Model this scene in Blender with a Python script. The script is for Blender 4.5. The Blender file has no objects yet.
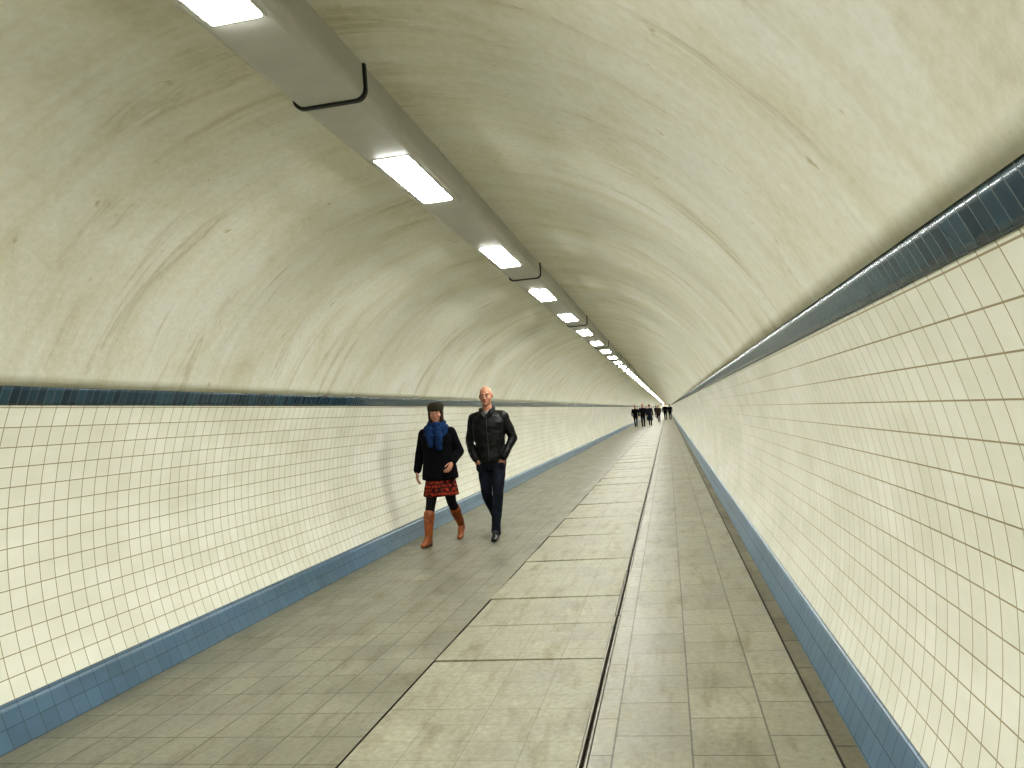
import bpy, math, random
from mathutils import Matrix, Vector, noise
from mathutils.bvhtree import BVHTree
random.seed(7)
SC=bpy.context.scene
COL=SC.collection
pi=math.pi
# ------------------------------------------------------------------ scene numbers (metres)
R=2.159; CZ=0.875; HW=math.sqrt(R*R-CZ*CZ)
S_H=0.208; B1=1.708; B2=1.805; LZ=2.868
Y0=-12.0; Y1=330.0
# ------------------------------------------------------------------ helpers
def link(o,parent=None):
    COL.objects.link(o)
    if parent is not None: o.parent=parent
    return o
def mesh_obj(name,V,F,mats,midx=None,parent=None,smooth=False,uvs=None):
    me=bpy.data.meshes.new(name); me.from_pydata([tuple(v) for v in V],[],F)
    for m in mats: me.materials.append(m)
    if midx:
        for p,i in zip(me.polygons,midx): p.material_index=i
    if smooth:
        for p in me.polygons: p.use_smooth=True
    if uvs:
        ul=me.uv_layers.new(name="UVMap"); k=0
        for f in uvs:
            for uv in f: ul.data[k].uv=uv; k+=1
    me.update()
    return link(bpy.data.objects.new(name,me),parent)
def box(V,F,x0,x1,y0,y1,z0,z1,b=0.0):
    n=len(V)
    if b<=0:
        V+= [(x0,y0,z0),(x1,y0,z0),(x1,y1,z0),(x0,y1,z0),(x0,y0,z1),(x1,y0,z1),(x1,y1,z1),(x0,y1,z1)]
        F+= [(n,n+3,n+2,n+1),(n+4,n+5,n+6,n+7),(n,n+1,n+5,n+4),(n+1,n+2,n+6,n+5),(n+2,n+3,n+7,n+6),(n+3,n,n+4,n+7)]
    else:
        V+= [(x0,y0,z0),(x1,y0,z0),(x1,y1,z0),(x0,y1,z0),(x0,y0,z1-b),(x1,y0,z1-b),(x1,y1,z1-b),(x0,y1,z1-b),
             (x0+b,y0+b,z1),(x1-b,y0+b,z1),(x1-b,y1-b,z1),(x0+b,y1-b,z1)]
        F+= [(n,n+3,n+2,n+1),(n,n+1,n+5,n+4),(n+1,n+2,n+6,n+5),(n+2,n+3,n+7,n+6),(n+3,n,n+4,n+7),
             (n+4,n+5,n+9,n+8),(n+5,n+6,n+10,n+9),(n+6,n+7,n+11,n+10),(n+7,n+4,n+8,n+11),(n+8,n+9,n+10,n+11)]
class Mat:
    def __init__(s,name,rough=0.6,spec=0.5,metal=0.0):
        s.m=bpy.data.materials.new(name); s.m.use_nodes=True
        s.n=s.m.node_tree.nodes; s.l=s.m.node_tree.links
        s.b=s.n["Principled BSDF"]
        s.b.inputs["Roughness"].default_value=rough
        s.b.inputs["Specular IOR Level"].default_value=spec
        s.b.inputs["Metallic"].default_value=metal
    def nd(s,t,**k):
        x=s.n.new(t)
        for a,v in k.items(): setattr(x,a,v)
        return x
    def L(s,a,b): s.l.new(a,b)
    def uv(s,sc=(1,1,1),obj=False,rot=(0,0,0),loc=(0,0,0)):
        tc=s.nd("ShaderNodeTexCoord"); mp=s.nd("ShaderNodeMapping")
        mp.inputs["Scale"].default_value=sc; mp.inputs["Rotation"].default_value=rot; mp.inputs["Location"].default_value=loc
        s.L(tc.outputs["Object" if obj else "UV"],mp.inputs["Vector"]); return mp.outputs["Vector"]
    def noise(s,vec,scale,detail=4,rough=0.55,dist=0.0):
        x=s.nd("ShaderNodeTexNoise"); x.inputs["Scale"].default_value=scale; x.inputs["Detail"].default_value=detail
        x.inputs["Roughness"].default_value=rough; x.inputs["Distortion"].default_value=dist
        s.L(vec,x.inputs["Vector"]); return x.outputs["Fac"]
    def ramp(s,fac,stops):
        r=s.nd("ShaderNodeValToRGB"); e=r.color_ramp.elements
        while len(e)<len(stops): e.new(0.5)
        for i,(p,c) in enumerate(stops):
            e[i].position=p
            if not hasattr(c,"__len__"): c=(c,c,c)
            e[i].color=(c[0],c[1],c[2],1)
        s.L(fac,r.inputs["Fac"]); return r.outputs["Color"]
    def mix(s,fac,a,b,mode="MIX"):
        x=s.nd("ShaderNodeMix",data_type="RGBA",blend_type=mode)
        if isinstance(fac,(int,float)): x.inputs["Factor"].default_value=fac
        else: s.L(fac,x.inputs["Factor"])
        for k,v in (("A",a),("B",b)):
            i=[q for q in x.inputs if q.name==k and q.type=="RGBA"][0]
            if hasattr(v,"links") or hasattr(v,"is_linked"): s.L(v,i)
            else: i.default_value=(v[0],v[1],v[2],1)
        return [q for q in x.outputs if q.type=="RGBA"][0]
    def color(s,c):
        if hasattr(c,"is_linked"): s.L(c,s.b.inputs["Base Color"])
        else: s.b.inputs["Base Color"].default_value=(c[0],c[1],c[2],1)
    def bump(s,h,strength=0.3,dist=0.01):
        b=s.nd("ShaderNodeBump"); b.inputs["Strength"].default_value=strength; b.inputs["Distance"].default_value=dist
        s.L(h,b.inputs["Height"]); s.L(b.outputs["Normal"],s.b.inputs["Normal"])
    def brick(s,vec,w,hh,mortar,c1,c2,cm,offset=0.0,smooth=0.1):
        x=s.nd("ShaderNodeTexBrick",offset=offset,offset_frequency=2,squash=1.0)
        x.inputs["Scale"].default_value=1; x.inputs["Mortar Size"].default_value=mortar; x.inputs["Mortar Smooth"].default_value=smooth
        x.inputs["Brick Width"].default_value=w; x.inputs["Row Height"].default_value=hh
        x.inputs["Color1"].default_value=(*c1,1); x.inputs["Color2"].default_value=(*c2,1); x.inputs["Mortar"].default_value=(*cm,1)
        s.L(vec,x.inputs["Vector"]); return x
# ------------------------------------------------------------------ materials
def tile_mat(name,w,hh,mort,c1,c2,cm,rough=0.25,dirt=0.25):
    m=Mat(name,rough=rough,spec=0.5); v=m.uv()
    b=m.brick(v,w,hh,mort,c1,c2,cm)
    n=m.noise(m.uv((0.5,1.2,1)),1.6,5,0.6)
    d=m.ramp(n,[(0.35,(1,1,1)),(0.75,(1-dirt,1-dirt*1.05,1-dirt*1.4))])
    m.color(m.mix(1.0,b.outputs["Color"],d,"MULTIPLY"))
    inv=m.nd("ShaderNodeMath",operation="SUBTRACT"); inv.inputs[0].default_value=1; m.L(b.outputs["Fac"],inv.inputs[1])
    m.bump(inv.outputs[0],0.5,0.002)
    r=m.ramp(b.outputs["Fac"],[(0,rough),(1,0.8)]); m.L(r,m.b.inputs["Roughness"])
    return m.m
M_tile=tile_mat("cream_glazed_tile",0.108,0.1085,0.0027,(0.865,0.86,0.775),(0.82,0.815,0.715),(0.34,0.28,0.17),0.25,0.16)
M_band=tile_mat("dark_blue_tile",0.06,0.2,0.0020,(0.013,0.036,0.062),(0.03,0.078,0.115),(0.13,0.16,0.165),0.22,0.2)
M_skirt=tile_mat("blue_skirting_tile",0.108,0.104,0.0018,(0.08,0.15,0.235),(0.10,0.18,0.27),(0.055,0.08,0.10),0.35,0.3)
def ceiling_mat():
    m=Mat("stained_plaster",rough=0.7,spec=0.25)
    big=m.noise(m.uv((0.35,0.35,1)),1.5,4,0.6)
    base=m.ramp(big,[(0.3,(0.735,0.73,0.655)),(0.7,(0.82,0.815,0.745))])
    st=m.noise(m.uv((1.5,0.15,1),rot=(0,0,0.05)),2.4,8,0.62,0.7)
    sf=m.ramp(st,[(0.50,0.0),(0.57,0.12),(0.615,0.65),(0.635,0.2),(0.8,0.45)])
    msk=m.noise(m.uv((0.45,0.6,1),loc=(3,7,0)),1.3,5,0.65)
    mf=m.ramp(msk,[(0.44,0.02),(0.60,0.8)])
    f=m.mix(1.0,sf,mf,"MULTIPLY")
    c=m.mix(f,base,(0.42,0.37,0.22))
    bl=m.noise(m.uv((1.0,0.7,1),loc=(11,2,0)),1.7,8,0.68,0.4)
    c=m.mix(1.0,c,m.ramp(bl,[(0.42,(1,1,1)),(0.58,(0.94,0.925,0.865)),(0.75,(0.80,0.77,0.66))]),"MULTIPLY")
    st2=m.noise(m.uv((2.2,0.12,1),loc=(1,5,0)),2.0,5,0.6,0.5)
    c=m.mix(1.0,c,m.ramp(st2,[(0.50,(1,1,1)),(0.70,(0.92,0.905,0.85))]),"MULTIPLY")
    fine=m.noise(m.uv((6,6,1)),4,5,0.65)
    ff=m.ramp(fine,[(0.35,(0.93,0.925,0.895)),(0.6,(1,1,1))])
    spots=m.noise(m.uv((2.6,1.6,1),loc=(9,1,0)),5,3,0.5)
    sp=m.ramp(spots,[(0.69,(1,1,1)),(0.76,(0.70,0.65,0.50))])
    c=m.mix(1.0,c,ff,"MULTIPLY"); c=m.mix(1.0,c,sp,"MULTIPLY")
    m.color(c); m.bump(fine,0.25,0.01)
    return m.m
M_ceil=ceiling_mat()
def floor_mat(name,w,hh,c1,c2,cm,mort=0.004,offset=0.0,rough=0.45):
    m=Mat(name,rough=rough,spec=0.4); v=m.uv()
    b=m.brick(v,w,hh,mort,c1,c2,cm,offset)
    n=m.noise(m.uv((1,1,1)),2.2,6,0.65); d=m.ramp(n,[(0.3,(0.66,0.65,0.60)),(0.65,(1.05,1.05,1.02))])
    n2=m.noise(m.uv((1,1,1)),30,3,0.6); d2=m.ramp(n2,[(0.3,(0.82,0.82,0.80)),(0.7,(1.10,1.10,1.08))])
    n3=m.noise(m.uv((0.7,3.0,1),loc=(4,2,0)),2.5,6,0.7,0.3); d3=m.ramp(n3,[(0.5,(1,1,1)),(0.72,(0.66,0.62,0.52))])
    c=m.mix(1.0,b.outputs["Color"],d,"MULTIPLY"); c=m.mix(1.0,c,d2,"MULTIPLY"); c=m.mix(1.0,c,d3,"MULTIPLY"); m.color(c)
    rr=m.ramp(n,[(0.3,rough-0.12),(0.7,rough+0.15)]); m.L(rr,m.b.inputs["Roughness"])
    inv=m.nd("ShaderNodeMath",operation="MULTIPLY_ADD"); m.L(b.outputs["Fac"],inv.inputs[0]); inv.inputs[1].default_value=-1
    m.L(n2,inv.inputs[2]); m.bump(inv.outputs[0],0.3,0.004)
    return m.m
M_fl=floor_mat("left_paving",0.30,0.197,(0.215,0.207,0.165),(0.255,0.245,0.195),(0.10,0.095,0.07),0.004)
M_fr=floor_mat("right_paving",0.40,0.327,(0.255,0.242,0.186),(0.305,0.29,0.225),(0.12,0.11,0.08),0.0045,0.5)
M_gut=floor_mat("gutter_grime",0.5,0.11,(0.15,0.135,0.09),(0.21,0.19,0.13),(0.06,0.05,0.035),0.006,0.0,0.6)
M_plate=floor_mat("concrete_cover",0.1975,0.2625,(0.325,0.31,0.24),(0.305,0.29,0.225),(0.22,0.205,0.155),0.0025,0.0,0.55)
def plain(name,c,rough=0.5,spec=0.5,metal=0.0,var=0.12,scale=20,bump=0.0,bd=0.004):
    m=Mat(name,rough,spec,metal); v=m.uv((1,1,1),obj=True); n=m.noise(v,scale,4)
    m.color(m.ramp(n,[(0.3,tuple(x*(1-var) for x in c)),(0.7,tuple(min(1,x*(1+var)) for x in c))]))
    if bump: m.bump(n,bump,bd)
    return m.m
M_dark=plain("dark_grime",(0.035,0.030,0.021),0.8,0.2)
M_steel=plain("worn_steel",(0.25,0.23,0.19),0.5,0.5,0.4,0.3,8)
M_house=plain("painted_trunking",(0.50,0.495,0.45),0.5,0.35,0,0.08,3)
M_rubber=plain("black_rubber",(0.015,0.015,0.015),0.5)
M_lamp=Mat("fluorescent_diffuser"); M_lamp.b.inputs["Base Color"].default_value=(0.8,0.8,0.8,1)
M_lamp.b.inputs["Emission Color"].default_value=(0.985,1.0,0.965,1); M_lamp.b.inputs["Emission Strength"].default_value=86; M_lamp=M_lamp.m
# ------------------------------------------------------------------ shell
def ang(z): return math.asin((z-CZ)/R)
def strip(name,a0,a1,n,mat,side,inset=0.0,ledge=False,uvang=None):
    """cylindrical strip; angles measured from horizontal on the +X side; side=-1 mirrors."""
    V=[];F=[];U=[]
    pts=[]
    for i in range(n+1):
        a=a0+(a1-a0)*i/n
        pts.append((math.cos(a)*(R-inset)*side,CZ+math.sin(a)*(R-inset),R*(a-(uvang if uvang is not None else a0))))
    if ledge:
        for k,(a,pos) in enumerate(((a0,0),(a1,len(pts)))):
            q=(math.cos(a)*(R+0.01)*side,CZ+math.sin(a)*(R+0.01),R*(a-(uvang if uvang is not None else a0)))
            if pos==0: pts.insert(0,q)
            else: pts.append(q)
    ys=[Y0,0,20,60,140,Y1]
    for y in ys:
        for p in pts: V.append((p[0],y,p[1]))
    m=len(pts)
    for j in range(len(ys)-1):
        for i in range(m-1):
            f=(j*m+i,j*m+i+1,(j+1)*m+i+1,(j+1)*m+i)
            F.append(f); U.append([(V[k][1],pts[k%m][2]) for k in f])
    o=mesh_obj(name,V,F,[mat],uvs=U,smooth=True)
    return o
a_f=ang(0);a_s=ang(S_H);a1_=ang(B1);a2_=ang(B2)
for side,nm in ((-1,"left"),(1,"right")):
    strip("wall_"+nm,a_s-0.01,a1_+0.01,26,M_tile,side,0,uvang=a_s)
    strip("baseboard_"+nm,a_f-0.02,a_s,6,M_skirt,side,0.006,True,uvang=a_f)
    strip("trim_"+nm,a1_,a2_,4,M_band,side,0.004,True)
strip("ceiling",a2_,pi-a2_,72,M_ceil,1,0.008,True)
V=[];F=[];n=48
for i in range(n): V.append((math.cos(2*pi*i/n)*2.3,Y1-0.02,CZ+math.sin(2*pi*i/n)*2.3))
F=[tuple(range(n))]
mesh_obj("wall_end",V,F,[M_ceil],uvs=[[(v[0],v[2]) for v in V]])
V2=[(x,Y0+0.02,z) for (x,_,z) in V]
mesh_obj("wall_back",V2,F,[M_ceil],uvs=[[(v[0],v[2]) for v in V]])
# floor
XL=-0.20; XR=0.845; XG=1.875
V=[];F=[];U=[];MI=[]
def fq(x0,x1,z,mi,ya=Y0,yb=Y1):
    k=len(V); V.extend([(x0,ya,z),(x1,ya,z),(x1,yb,z),(x0,yb,z)]); F.append((k,k+1,k+2,k+3))
    U.append([(ya,x0),(ya,x1),(yb,x1),(yb,x0)]); MI.append(mi)
fq(-HW-0.03,XL,0,0); fq(XL,XR+0.04,-0.014,2); fq(XR+0.04,XG,0,1); fq(XG,HW+0.03,-0.004,3)
for x in (XL,XR+0.04,XG):
    k=len(V); V.extend([(x,Y0,0),(x,Y0,-0.014),(x,Y1,-0.014),(x,Y1,0)]); F.append((k,k+1,k+2,k+3)); U.append([(0,0)]*4); MI.append(2)
mesh_obj("floor",V,F,[M_fl,M_fr,M_dark,M_gut],MI,uvs=U)
# concrete trench covers
V=[];F=[];MI=[]
P=0.79
y=3.93-P*7;k=0
while y<110:
    j=random.uniform(-0.002,0.004); big=(k%2==0)
    gap=random.uniform(0.010,0.018) if big else random.uniform(0.005,0.010)
    dx0=random.uniform(0.004,0.018)
    tilt=random.uniform(0,0.012) if big else random.uniform(0,0.003)
    skew=random.uniform(-0.006,0.006)
    n0=len(F); n1=len(V)
    box(V,F,XL+0.001+dx0,XR-0.003,y+gap,y+P,-0.014,0.001+j,0.002); MI+=[0]*(len(F)-n0)
    for q in range(n1,len(V)):      # slightly lifted / skewed front edge, as old covers sit
        x_,y_,z_=V[q]
        fx=1-(x_-XL)/(XR-XL); fy=1-(y_-y)/P
        V[q]=(x_,y_+skew*fx*fy,z_+(tilt*fx*fy if z_>-0.012 else 0))
    y+=P;k+=1
n0=len(F); box(V,F,XL+0.008,XR-0.003,y,Y1,-0.014,0.001); MI+=[0]*(len(F)-n0)
o=mesh_obj("trench_cover_slabs",V,F,[M_plate,M_dark],MI)
ul=o.data.uv_layers.new(name="UVMap")
for lp in o.data.loops:
    c=o.data.vertices[lp.vertex_index].co; ul.data[lp.index].uv=(c.y-3.93,c.x-XL)
V=[];F=[]
yy=-3.0
while yy<120:
    L_=random.choice((1.58,2.37,3.16)); dx=random.uniform(-0.004,0.004)
    box(V,F,XR-0.001+dx,XR+0.009+dx,yy,yy+L_-0.02,-0.014,0.006,0.002)
    box(V,F,XR+0.026+dx,XR+0.037+dx,yy,yy+L_-0.02,-0.014,0.005,0.002)
    yy+=L_
box(V,F,XR,XR+0.009,yy,Y1,-0.014,0.005); box(V,F,XR+0.026,XR+0.037,yy,Y1,-0.014,0.005)
mesh_obj("steel_edge_rails",V,F,[M_steel])
V=[];F=[]
box(V,F,XG-0.006,XG+0.004,Y0,Y1,-0.01,0.003)
mesh_obj("gutter_edge_strip",V,F,[M_dark])
# ------------------------------------------------------------------ light trunking
HWd=0.160
def uprof(w,zb,zt,r,off=0.0,n=5):
    w+=off; zb-=off; pts=[(-w,zt)]
    for i in range(n+1):
        a=pi+ (pi/2)*i/n; pts.append((-w+r+math.cos(a)*r,zb+r+math.sin(a)*r))
    for i in range(n+1):
        a=1.5*pi+(pi/2)*i/n; pts.append((w-r+math.cos(a)*r,zb+r+math.sin(a)*r))
    pts.append((w,zt)); return pts
emp=bpy.data.objects.new("ceiling_light_trunking",None); link(emp)
pr=uprof(HWd,LZ,3.05,0.045)
V=[];F=[]
def extr(V,F,pr,ya,yb,inner=None):
    k=len(V);n=len(pr)
    for y in (ya,yb):
        for p in pr: V.append((p[0],y,p[1]))
    for i in range(n-1): F.append((k+i,k+i+1,k+n+i+1,k+n+i))
    F.append(tuple(k+i for i in range(n))); F.append(tuple(k+n+i for i in reversed(range(n))))
yy=3.25-4.88*3
while yy<Y1:
    for q in (0,1):
        a=yy+q*2.44; b=min(a+2.44,Y1)
        extr(V,F,pr,a+0.002,b-0.002)
    yy+=4.88
mesh_obj("trunking_casing",V,F,[M_house],parent=emp,smooth=False)
V=[];F=[]
pr2=uprof(HWd,LZ,3.04,0.05,0.012)
yy=3.25-4.88*3
while yy<Y1:
    extr(V,F,pr2,yy-0.010,yy+0.010); yy+=4.88
mesh_obj("joint_straps",V,F,[M_rubber],parent=emp)
V=[];F=[];Vf=[];Ff=[]
yy=2.03-2.44*5
while yy<Y1-1:
    # shallow tapered prismatic diffuser; glowing sides added below the casing to light the ceiling
    n=len(V); t=.010; zb=LZ-0.011
    V+= [(-.095,yy-.445,LZ),(.095,yy-.445,LZ),(.095,yy+.445,LZ),(-.095,yy+.445,LZ),(-.095+t,yy-.445+t,zb),(.095-t,yy-.445+t,zb),(.095-t,yy+.445-t,zb),(-.095+t,yy+.445-t,zb)]
    F+= [(n+4,n+7,n+6,n+5),(n,n+4,n+5,n+1),(n+1,n+5,n+6,n+2),(n+2,n+6,n+7,n+3),(n+3,n+7,n+4,n)]
    for (x0,x1,y0,y1) in ((-0.104,-0.095,yy-0.454,yy+0.454),(0.095,0.104,yy-0.454,yy+0.454),(-0.095,0.095,yy-0.454,yy-0.445),(-0.095,0.095,yy+0.445,yy+0.454)):
        box(Vf,Ff,x0,x1,y0,y1,LZ-0.004,LZ+0.005)
    yy+=2.44
mesh_obj("lamp_diffusers",V,F,[M_lamp],parent=emp)
mesh_obj("lamp_frames",Vf,Ff,[M_house],parent=emp)
# ------------------------------------------------------------------ figures
class Body:
    def __init__(s): s.V=[];s.F=[];s.L=[];s.names=[]
    def lab(s,l):
        if l not in s.names: s.names.append(l)
        return s.names.index(l)
    def rings(s,rings,label):
        k=len(s.V);n=len(rings[0]);li=s.lab(label)
        for r in rings: s.V+= [Vector(p) for p in r]
        for j in range(len(rings)-1):
            for i in range(n):
                a=k+j*n+i;b=k+j*n+(i+1)%n;c=k+(j+1)*n+(i+1)%n;d=k+(j+1)*n+i
                s.F.append((a,b,c,d));s.L.append(li)
        s.F.append(tuple(k+i for i in reversed(range(n))));s.L.append(li)
        kk=k+(len(rings)-1)*n
        s.F.append(tuple(kk+i for i in range(n)));s.L.append(li)
    def ell(s,c,r,label,rot=None,nu=18,nv=12):
        c=Vector(c); M=rot if rot is not None else Matrix.Identity(3)
        rings=[]
        for j in range(nv+1):
            t=-pi/2+pi*(j+0.0)/nv
            t=max(-pi/2+0.04,min(pi/2-0.04,t))
            rings.append([c+M@Vector((math.cos(t)*math.cos(2*pi*i/nu)*r[0],math.cos(t)*math.sin(2*pi*i/nu)*r[1],math.sin(t)*r[2])) for i in range(nu)])
        s.rings(rings,label)
    def cap(s,p0,p1,r0,r1,label,n=16):
        p0=Vector(p0);p1=Vector(p1);d=(p1-p0);L=d.length;d.normalize()
        u=d.orthogonal().normalized();w=d.cross(u)
        rings=[]
        def ring(c,r): return [c+u*math.cos(2*pi*i/n)*r+w*math.sin(2*pi*i/n)*r for i in range(n)]
        for t in (80,60,40,20): t=math.radians(t); rings.append(ring(p0-d*math.sin(t)*r0,r0*math.cos(t)))
        for q in (0,.25,.5,.75,1): rings.append(ring(p0+d*L*q,r0+(r1-r0)*q))
        for t in (20,40,60,80): t=math.radians(t); rings.append(ring(p1+d*math.sin(t)*r1,r1*math.cos(t)))
        s.rings(rings,label)
    def chain(s,pts,rs,label):
        for i in range(len(pts)-1): s.cap(pts[i],pts[i+1],rs[i],rs[i+1],label)
    def loft(s,st,label,n=40,power=2.3,pleat=0,pamp=0):
        rings=[]
        for (cx,cy,cz,rx,ry) in st:
            r=[]
            for i in range(n):
                a=2*pi*i/n; c=math.cos(a);q=math.sin(a)
                m=1+pamp*math.sin(pleat*a)*(1 if pleat else 0)
                r.append((cx+rx*m*math.copysign(abs(c)**(2/power),c),cy+ry*m*math.copysign(abs(q)**(2/power),q),cz))
            rings.append(r)
        s.rings(rings,label)
    def torus(s,c,rx,ry,r,label,tilt=0.0,n=18,wob=0.0,a0=0,a1=2*pi):
        P=[]
        for i in range(n+1):
            a=a0+(a1-a0)*i/n
            P.append((c[0]+math.cos(a)*rx,c[1]+math.sin(a)*ry,c[2]+tilt*math.sin(a)+wob*math.sin(3*a+c[2]*40)))
        for i in range(n): s.cap(P[i],P[i+1],r,r,label,10)
    def raw(s,name,mats,parent):
        o=mesh_obj(name,s.V,s.F,[mats[x] for x in s.names],s.L,parent,True)
        return o
    def build(s,name,mats,parent,voxel=0.005,smooth=3,fold=None):
        o=mesh_obj(name+"_src",s.V,s.F,[])
        md=o.modifiers.new("r","REMESH"); md.mode="VOXEL"; md.voxel_size=voxel
        if smooth: ms=o.modifiers.new("s","SMOOTH"); ms.factor=0.5; ms.iterations=smooth
        dg=bpy.context.evaluated_depsgraph_get(); dg.update()
        me=bpy.data.meshes.new_from_object(o.evaluated_get(dg)); 
        bvh=BVHTree.FromPolygons(s.V,[tuple(f) for f in s.F])
        bpy.data.objects.remove(o)
        me.name=name; me.materials.clear()
        for x in s.names: me.materials.append(mats[x])
        idx=[]
        for p in me.polygons:
            h=bvh.find_nearest(p.center); p.material_index=s.L[h[2]]; p.use_smooth=True
        if fold:
            vl={}
            for p in me.polygons:
                for v in p.vertices: vl[v]=p.material_index
            nn=[v.normal.copy() for v in me.vertices]
            for v in me.vertices:
                l=s.names[vl.get(v.index,0)]
                if l in fold:
                    amp,sx,sz=fold[l]
                    q=noise.noise(Vector((v.co.x*sx,v.co.y*sx,v.co.z*sz)))+0.5*noise.noise(Vector((v.co.x*sx*2.1+5,v.co.y*sx*2.1,v.co.z*sz*2.1)))
                    v.co+=nn[v.index]*(q*amp)
        me.update()
        ob=bpy.data.objects.new(name,me); link(ob,parent); return ob
def head(b,d,c,sc=1.0,turn=0.0,hair=None,nod=0.0):
    """b: body to be remeshed, d: un-remeshed small facial features."""
    M=Matrix.Rotation(turn,3,'Z')@Matrix.Rotation(nod,3,'X')
    c=Vector(c)
    def P(x,y,z): return c+M@(Vector((x,y,z))*sc)
    def E(o,p,r,l): o.ell(P(*p),[x*sc for x in r],l,M)
    E(b,(0,.014,.028),(.077,.097,.091),"skin")
    E(b,(0,-.018,-.028),(.067,.078,.082),"skin")
    E(b,(0,-.030,-.062),(.057,.062,.052),"skin")
    E(b,(0,-.062,-.092),(.032,.028,.025),"skin")
    for s in (-1,1):
        E(b,(.036*s,-.056,-.026),(.029,.031,.034),"skin")
        E(b,(.079*s,.012,-.006),(.010,.020,.032),"skin")
        b.cap(P(.012*s,-.088,.026),P(.046*s,-.074,.026),.011*sc,.010*sc,"skin")
        E(d,(.031*s,-.0865,.003),(.0135,.0100,.0060),"eye")
        E(d,(.031*s,-.0935,.003),(.0060,.0045,.0056),"iris")
        E(d,(.031*s,-.0875,.0105),(.0165,.0115,.0058),"skin")
        d.cap(P(.014*s,-.0975,.0285),P(.047*s,-.0835,.0285),.0042*sc,.0032*sc,"brow",8)
    b.cap(P(0,-.090,.012),P(0,-.112,-.028),.009*sc,.0125*sc,"skin")
    for s in (-1,1): E(b,(.010*s,-.102,-.031),(.008,.010,.007),"skin")
    E(b,(0,-.078,-.060),(.028,.018,.022),"skin")
    E(d,(0,-.0945,-.056),(.022,.008,.0042),"lip")
    E(d,(0,-.0935,-.064),(.019,.009,.0050),"lip")
    d.cap(P(-.020,-.0960,-.060),P(.020,-.0960,-.060),.0022*sc,.0022*sc,"iris",6)
def hand(b,w,d,nrm,side,sc=1.0,curl=0.45):
    """w wrist, d pointing direction, nrm palm normal, side = thumb side vector"""
    w=Vector(w);d=Vector(d).normalized();nrm=(Vector(nrm)-d*Vector(nrm).dot(d)).normalized()
    t=d.cross(nrm).normalized()
    if t.dot(Vector(side))<0: t=-t
    b.cap(w-d*.05*sc,w+d*.01*sc,.024*sc,.023*sc,"skin")
    for i,(off,ln,r) in enumerate(((.028,.040,.0085),(.010,.045,.0088),(-.009,.042,.0084),(-.027,.033,.0074))):
        k=w+d*(.088-.004*abs(i-1))*sc+t*off*sc
        b.cap(w+d*.008*sc+t*off*.55*sc,k,.0135*sc,.0115*sc,"skin",10)
        p=k;a=0
        for j,f in enumerate((1.0,.66,.52)):
            a+=curl*(0.6+0.35*j)
            q=p+(d*math.cos(a)+nrm*math.sin(a)+t*(off*0.9))*ln*f*sc
            b.cap(p,q,(r-.0006*j)*sc,(r-.0006*(j+1))*sc,"skin",10); p=q
    b0=w+d*.018*sc+t*.022*sc; b1=w+d*.055*sc+t*.048*sc+nrm*.012*sc; b2=w+d*.085*sc+t*.056*sc+nrm*.022*sc; b3=w+d*.108*sc+t*.054*sc+nrm*.032*sc
    b.cap(b0,b1,.015*sc,.0115*sc,"skin",10);b.cap(b1,b2,.0105*sc,.0095*sc,"skin",10);b.cap(b2,b3,.0093*sc,.0078*sc,"skin",10)
def cloth(name,c,rough=0.85,spec=0.2,sc=60,var=0.25,bump=0.3,bd=0.003):
    return plain(name,c,rough,spec,0,var,sc,bump,bd)
def skin(name,c):
    m=Mat(name,0.5,0.4); v=m.uv((1,1,1),obj=True); n=m.noise(v,18,4)
    m.color(m.ramp(n,[(0.35,tuple(x*0.82 for x in c)),(0.65,c)]))
    m.b.inputs["Subsurface Weight"].default_value=0.06; m.b.inputs["Subsurface Radius"].default_value=(0.02,0.008,0.004)
    return m.m
M_eye=plain("eye_white",(0.5,0.48,0.43),0.2); M_iris=plain("dark_brown",(0.03,0.02,0.015),0.3)
M_lip=plain("lips",(0.30,0.10,0.08),0.5)
def jeans():
    m=Mat("dark_denim",0.8,0.2); v=m.uv((1,1,0.5),obj=True); n=m.noise(v,6,4)
    c=m.ramp(n,[(0.35,(0.004,0.005,0.010)),(0.58,(0.007,0.010,0.019)),(0.74,(0.028,0.038,0.066))]); m.color(c)
    w=m.noise(m.uv((1,1,2),obj=True),14,3); m.bump(w,0.5,0.01); return m.m
def leather():
    m=Mat("black_leather",0.45,0.28); n=m.noise(m.uv((1,1,2.0),obj=True),9,5,0.6,0.8)
    m.color(m.ramp(n,[(0.3,(0.002,0.002,0.002)),(0.75,(0.007,0.007,0.007))])); m.bump(n,0.8,0.02)
    return m.m
def plaid():
    m=Mat("plaid_skirt",0.85,0.2); v=m.uv((1,1,1),obj=True)
    n=m.noise(v,22,2,0.5); c=m.ramp(n,[(0.38,(0.015,0.005,0.005)),(0.47,(0.18,0.014,0.010)),(0.57,(0.36,0.055,0.016)),(0.65,(0.03,0.012,0.01))])
    w=m.nd("ShaderNodeTexWave",wave_type="BANDS",bands_direction="Z"); w.inputs["Scale"].default_value=7; m.L(v,w.inputs["Vector"])
    f=m.ramp(w.outputs["Fac"],[(0.7,0.0),(0.85,0.85)]); m.color(m.mix(f,c,(0.02,0.008,0.008))); return m.m
M_skinM=skin("ruddy_skin",(0.46,0.225,0.145)); M_skinW=skin("fair_skin",(0.48,0.24,0.16))
M_leather=leather(); M_jeans=jeans(); M_plaid=plaid()
M_shoe=plain("black_shoe_leather",(0.006,0.006,0.006),0.35)
M_shirt=cloth("grey_tshirt",(0.16,0.16,0.155))
M_coat=cloth("black_wool",(0.005,0.005,0.007),0.9,0.12)
M_scarf=cloth("blue_knit_scarf",(0.010,0.032,0.095),0.9,0.15,45,0.45,0.6,0.008)
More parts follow.
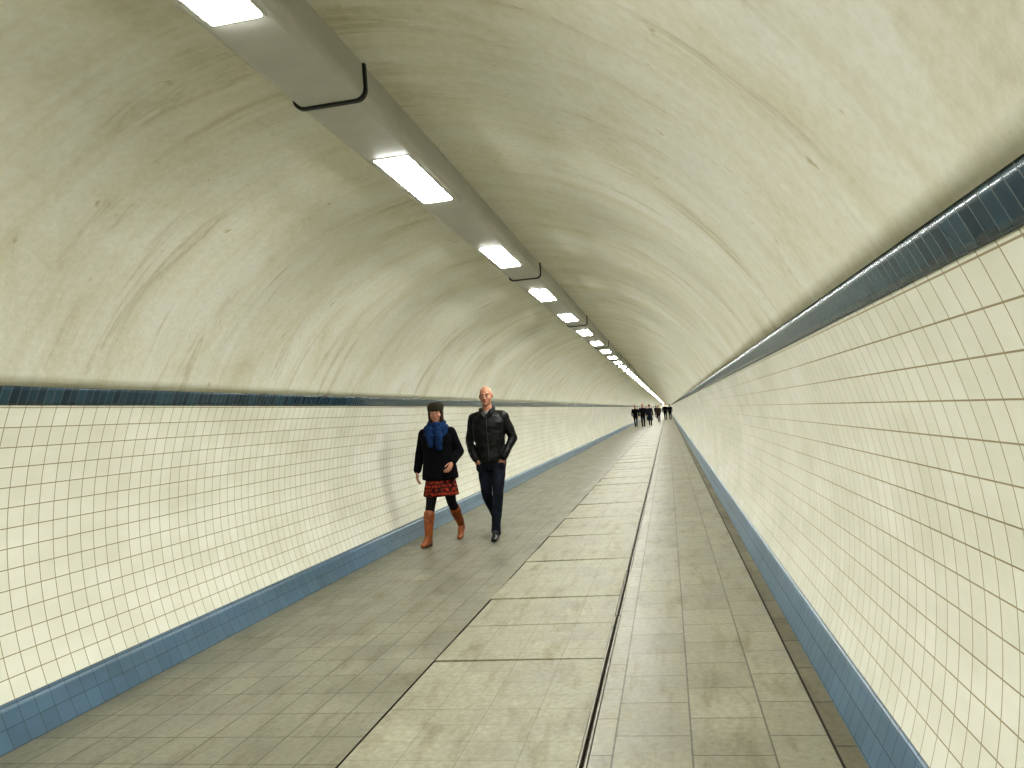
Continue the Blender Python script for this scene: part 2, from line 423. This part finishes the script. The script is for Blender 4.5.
M_cap=cloth("dark_knit_cap",(0.03,0.026,0.016)); M_hair=cloth("brown_hair",(0.035,0.02,0.012),0.6,0.3,90)
M_tights=cloth("black_tights",(0.006,0.005,0.006),0.7,0.2)
M_boot=plain("tan_boot_leather",(0.24,0.065,0.012),0.42,0.5,0,0.5,14,0.4,0.006)
M_sole=plain("boot_sole",(0.05,0.03,0.02),0.7)
M_zip=plain("zip_metal",(0.06,0.06,0.058),0.4,0.5,0.6)
M_grayhair=cloth("cropped_grey_hair",(0.15,0.11,0.08),0.7,0.2,120)
matsM={"skin":M_skinM,"jacket":M_leather,"jeans":M_jeans,"shoe":M_shoe,"shirt":M_shirt,"eye":M_eye,"iris":M_iris,"brow":M_grayhair,"lip":M_lip,"zip":M_zip,"hair":M_grayhair}
matsW={"skin":M_skinW,"coat":M_coat,"skirt":M_plaid,"tights":M_tights,"boot":M_boot,"sole":M_sole,"scarf":M_scarf,"cap":M_cap,"hair":M_hair,"eye":M_eye,"iris":M_iris,"brow":M_hair,"lip":M_lip}
def foot(b,ank,ball,toe,label,r=.036,heel=None,sole=None):
    ank=Vector(ank);ball=Vector(ball);toe=Vector(toe)
    d=(ball-ank);d.z=0;d.normalize()
    heel=Vector(heel) if heel else Vector((ank.x,ank.y+.035,0.036))
    b.cap(ank,heel,.040,.036,label); b.cap(ank,(ank+ball)/2+Vector((0,0,.018)),.040,.036,label)
    b.cap((ank+ball)/2+Vector((0,0,.018)),ball,.036,.034,label)
    b.cap(heel,ball,.035,.032,label)
    for s in (-.014,.014): b.cap(ball+Vector((s,0,0)),toe+Vector((s*.6,0,0)),.030,.023,label)
# ---- man
def build_man(loc,sc,rot=0.0,vox=0.0055):
    e=bpy.data.objects.new("walking_man",None); link(e); e.location=loc; e.scale=(sc,sc,sc); e.rotation_euler=(0,0,rot)
    b=Body();d=Body()
    head(b,d,(0.0,-.035,1.685),0.98,0.05,nod=0.05)
    b.cap((0,.0,1.46),(0,-.015,1.60),.062,.056,"skin")
    b.ell((0,-.02,1.475),(.085,.085,.035),"shirt")
    b.loft([(0,.0,.885,.165,.118),(0,-.0,.90,.182,.130),(0,0,.94,.186,.134),(0,0,1.02,.178,.130),(0,0,1.12,.180,.130),(0,0,1.22,.192,.134),(0,.0,1.32,.205,.136),(0,.004,1.39,.205,.128),(0,.008,1.44,.175,.110),(0,.010,1.48,.125,.090),(0,.010,1.505,.085,.078)],"jacket")
    for s in (-1,1):
        b.cap((.06*s,.01,1.46),(.178*s,.012,1.432),.055,.068,"jacket")
        sh=(.182*s,.012,1.43); el=((.275 if s>0 else -.262)*1.0,.055,1.165 if s>0 else 1.15); wr=(.195*s,-.075,.985)
        b.cap(sh,el,.068,.056,"jacket"); b.cap(el,wr,.056,.045,"jacket")
        b.cap(wr,(.172*s,-.088,.945),.047,.044,"jacket")
    b.loft([(0,0,.80,.155,.105),(0,0,.86,.170,.118),(0,0,.93,.165,.115)],"jeans")
    hipL=(.088,0,.88);knL=(.085,-.165,.50);anL=(.040,-.225,.10)
    b.chain([hipL,((hipL[0]+knL[0])/2,-.085,.70),knL,(.066,-.185,.36),(.045,-.215,.17),(.040,-.222,.085)],[.090,.080,.062,.060,.052,.056],"jeans")
    hipR=(-.088,0,.88);knR=(-.078,-.035,.49)
    b.chain([hipR,(-.085,-.02,.69),knR,(-.062,.10,.36),(-.048,.215,.225),(-.046,.245,.185)],[.090,.080,.062,.060,.052,.054],"jeans")
    for s in (-1,1):   # pocket bulge over the tucked-in fingers
        b.ell((.135*s,-.080,.835),(.042,.040,.055),"jeans")
    foot(b,(.040,-.228,.075),(.048,-.36,.036),(.052,-.43,.026),"shoe",heel=(.040,-.195,.036))
    foot(b,(-.046,.262,.15),(-.052,.165,.040),(-.054,.105,.028),"shoe",heel=(-.045,.305,.125))
    b.build("body",matsM,e,vox,3,{"jacket":(.007,7,12),"jeans":(.006,8,10)})
    d2=Body()
    for s in (-1,1):
        P=[(.020*s,-.098,1.455),(.052*s,-.086,1.505),(.084*s,-.030,1.530),(.078*s,.040,1.540),(.030*s,.078,1.545),(0,.082,1.545)]
        d2.chain(P,[.014,.018,.019,.018,.018,.018],"jacket")
        P=[(.022*s,-.112,1.43),(.060*s,-.105,1.475),(.092*s,-.045,1.505)]
        d2.chain(P,[.014,.020,.014],"jacket")
        d2.chain([(.108*s,-.126,1.09),(.136*s,-.116,.98)],[.007,.007],"jacket")
    d2.build("jacket_collar",matsM,e,.004,2)
    z=Body(); z.chain([(.004,-.108,1.44),(.004,-.134,1.38),(.004,-.139,1.30),(.004,-.135,1.15),(.004,-.136,1.0),(.004,-.136,.90)],[.0045]*6,"zip"); z.raw("jacket_zip",matsM,e)
    d.raw("face_features",matsM,e)
    h=Body()
    for s in (-1,1): hand(h,(.170*s,-.092,.935),(-.32*s,.14,-1),(-s*.5,.9,0),(-.6*s,-1,0),0.92,.25)
    h.build("hands",matsM,e,.0025,1)
    return e
def build_woman(loc,sc,rot=0.0,vox=0.0055):
    e=bpy.data.objects.new("walking_woman",None); link(e); e.location=loc; e.scale=(sc,sc,sc); e.rotation_euler=(0,0,rot)
    b=Body();d=Body()
    hc=(0.015,-.04,1.53); q=.95
    head(b,d,hc,q*.96,0.10,nod=0.12)
    b.ell((hc[0],hc[1]+.030,hc[2]+.010),(.086,.088,.098),"hair")
    for s in (-1,1): b.cap((hc[0]+.070*s,hc[1]-.010,hc[2]+.03),(hc[0]+.066*s,hc[1]-.005,hc[2]-.09),.024,.028,"hair")
    b.loft([(hc[0],hc[1]+.004,hc[2]+.030,.086,.098),(hc[0],hc[1]+.004,hc[2]+.050,.096,.108),(hc[0],hc[1]+.010,hc[2]+.080,.100,.108),(hc[0],hc[1]+.018,hc[2]+.112,.080,.085),(hc[0],hc[1]+.02,hc[2]+.125,.045,.05)],"cap",power=2)
    b.torus((hc[0],hc[1]+.002,hc[2]+.042),.084,.098,.014,"cap",tilt=.006)
    b.cap((0,0,1.32),(.008,-.02,1.45),.052,.048,"skin")
    b.torus((.005,-.010,1.395),.082,.082,.038,"scarf",tilt=.018,wob=.008)
    b.torus((.005,-.018,1.345),.106,.102,.046,"scarf",tilt=.026,wob=.012)
    b.torus((.0,-.020,1.295),.112,.104,.042,"scarf",tilt=.03,wob=.010)
    b.chain([(.045,-.115,1.33),(.062,-.155,1.24),(.058,-.157,1.12)],[.044,.046,.038],"scarf")
    b.chain([(-.045,-.115,1.33),(-.046,-.158,1.25),(-.036,-.157,1.16)],[.044,.046,.038],"scarf")
    b.loft([(0,0,.745,.200,.155),(0,0,.76,.215,.165),(0,0,.80,.213,.163),(0,0,.90,.200,.150),(0,0,1.0,.185,.138),(0,0,1.08,.182,.134),(0,0,1.18,.192,.138),(0,.0,1.25,.192,.128),(0,.006,1.31,.155,.108),(0,.008,1.35,.10,.085)],"coat",pleat=9,pamp=.012)
    b.ell((0,-.075,1.17),(.135,.075,.075),"coat")
    for s in (-1,1): b.cap((.05*s,.006,1.325),(.155*s,.008,1.290),.050,.066,"coat")
    b.chain([(-.166,.008,1.29),(-.240,.055,1.06),(-.275,.010,.87)],[.066,.058,.046],"coat")
    b.chain([(.166,.008,1.29),(.238,.045,1.055),(.205,-.125,.945)],[.066,.058,.044],"coat")
    b.loft([(0,0,.80,.160,.120),(0,0,.72,.178,.140),(0,-.005,.64,.195,.155),(0,-.01,.565,.208,.172),(0,-.01,.552,.205,.17)],"skirt",n=96,power=2,pleat=12,pamp=.035)
    b.chain([(-.080,-.02,.72),(-.105,-.120,.46),(-.122,-.165,.33)],[.080,.056,.054],"tights")
    b.chain([(.080,-.01,.72),(.112,.020,.46),(.130,.110,.36)],[.080,.056,.054],"tights")
    b.chain([(-.120,-.158,.355),(-.124,-.170,.30),(-.128,-.195,.18),(-.130,-.205,.09)],[.066,.062,.050,.044],"boot")
    foot(b,(-.130,-.208,.080),(-.140,-.335,.040),(-.146,-.395,.030),"boot",heel=(-.128,-.180,.040))
    b.chain([(.122,.095,.385),(.126,.135,.33),(.134,.225,.225),(.138,.265,.17)],[.066,.062,.050,.044],"boot")
    foot(b,(.138,.272,.155),(.146,.175,.042),(.150,.118,.028),"boot",heel=(.138,.318,.125))
    b.build("body",matsW,e,vox,3,{"coat":(.006,8,6),"scarf":(.008,18,18),"boot":(.003,14,22)})
    s_=Body()
    s_.cap((-.128,-.182,.014),(-.128,-.182,.03),.028,.03,"sole"); s_.raw("boot_heel",matsW,e)
    d.raw("face_features",matsW,e)
    h=Body()
    hand(h,(-.278,.004,.845),(-.05,-.12,-1),(1,0,0),(0,-1,0),.88,.45)
    hand(h,(.198,-.145,.932),(-.25,-.65,-.72),(-1,.1,-.3),(-.2,-.8,.8),.88,.5)
    h.build("hands",matsW,e,.0025,1)
    return e
build_man((-.87,9.74,0),1.035)
build_woman((-1.465,9.47,0),1.035)
# ---- far pedestrians
def ped(loc,H,phase,top,bottom,wide=1.0,away=False,skirt=False):
    e=bpy.data.objects.new("distant_pedestrian",None); link(e); e.location=loc; k=H/1.78; e.scale=(k,k,k); e.rotation_euler=(0,0,pi if away else 0)
    b=Body(); M={"skin":M_skinM,"top":top,"bot":bottom,"hair":M_hair,"shoe":M_shoe}
    b.ell((0,-.01,1.67),(.076,.095,.118),"skin"); b.ell((0,.02,1.695),(.083,.092,.105),"hair"); b.cap((0,-.10,1.66),(0,-.112,1.645),.01,.012,"skin")
    b.cap((0,0,1.42),(0,-.01,1.58),.06,.055,"skin")
    w=wide
    b.loft([(0,0,.84,.17*w,.12*w),(0,0,.95,.17*w,.125*w),(0,0,1.1,.165*w,.12*w),(0,0,1.3,.195*w,.13*w),(0,0,1.42,.165*w,.10),(0,0,1.48,.09,.07)],"top")
    for s in (-1,1):
        f=phase*s
        b.chain([(.18*s*w,0,1.42),(.235*s*w,.02+.10*f,1.14),(.22*s*w,-.06+.22*f,.92)],[.065,.052,.042],"top")
        b.chain([(.22*s*w,-.06+.22*f,.92),(.215*s*w,-.08+.24*f,.82)],[.032,.024],"skin")
        b.chain([(.09*s,0,.86),(.085*s,-.05-.13*f,.48),(.07*s,-.27*f+.02,.10)],[.095,.064,.05],"bot")
        b.cap((.07*s,-.27*f+.05,.045),(.075*s,-.27*f-.15,.035),.042,.034,"shoe")
    if skirt: b.loft([(0,0,.45,.22,.17),(0,0,.95,.17,.12)],"top")
    b.build("body",M,e,.011,2)
M_blk=M_coat; M_navy=cloth("navy_cloth",(0.008,0.010,0.02)); M_brn=cloth("brown_cloth",(0.03,0.02,0.014)); M_dj=M_jeans
for a in [((-1.25,65.0,0),1.78,.8,M_blk,M_blk,1.1,False),((-.62,63.5,0),1.82,-.7,M_blk,M_navy,1.15,False),((-.15,67.0,0),1.76,.6,M_navy,M_blk,1.0,True,True),
          ((.40,82.0,0),1.70,.7,M_brn,M_blk,1.05,False),((1.05,88.0,0),1.80,-.8,M_blk,M_dj,1.1,False),((1.55,90.0,0),1.74,.6,M_blk,M_blk,1.1,True),((-.2,110,0),1.75,.6,M_blk,M_navy,1.1,True),((-1.1,98,0),1.75,-.6,M_navy,M_blk,1.1,False)]:
    ped(*a)
# ------------------------------------------------------------------ camera, world, colour
cam=bpy.data.cameras.new("camera"); cam.sensor_width=36; cam.lens=800/1024*36; cam.clip_end=1000; cam.clip_start=0.05
co=bpy.data.objects.new("camera",cam); link(co)
co.matrix_world=Matrix.Translation((1.329,0,1.43))@(Matrix.Rotation(0.189,4,'Z')@Matrix.Rotation(pi/2+0.044,4,'X')@Matrix.Rotation(-0.079,4,'Z'))
SC.camera=co
w=bpy.data.worlds.new("world"); SC.world=w; w.use_nodes=True; w.node_tree.nodes["Background"].inputs[0].default_value=(0.02,0.02,0.02,1)
SC.view_settings.view_transform="Standard"
try: SC.view_settings.look="Medium High Contrast"
except Exception: SC.view_settings.look="None"
SC.view_settings.exposure=-0.03
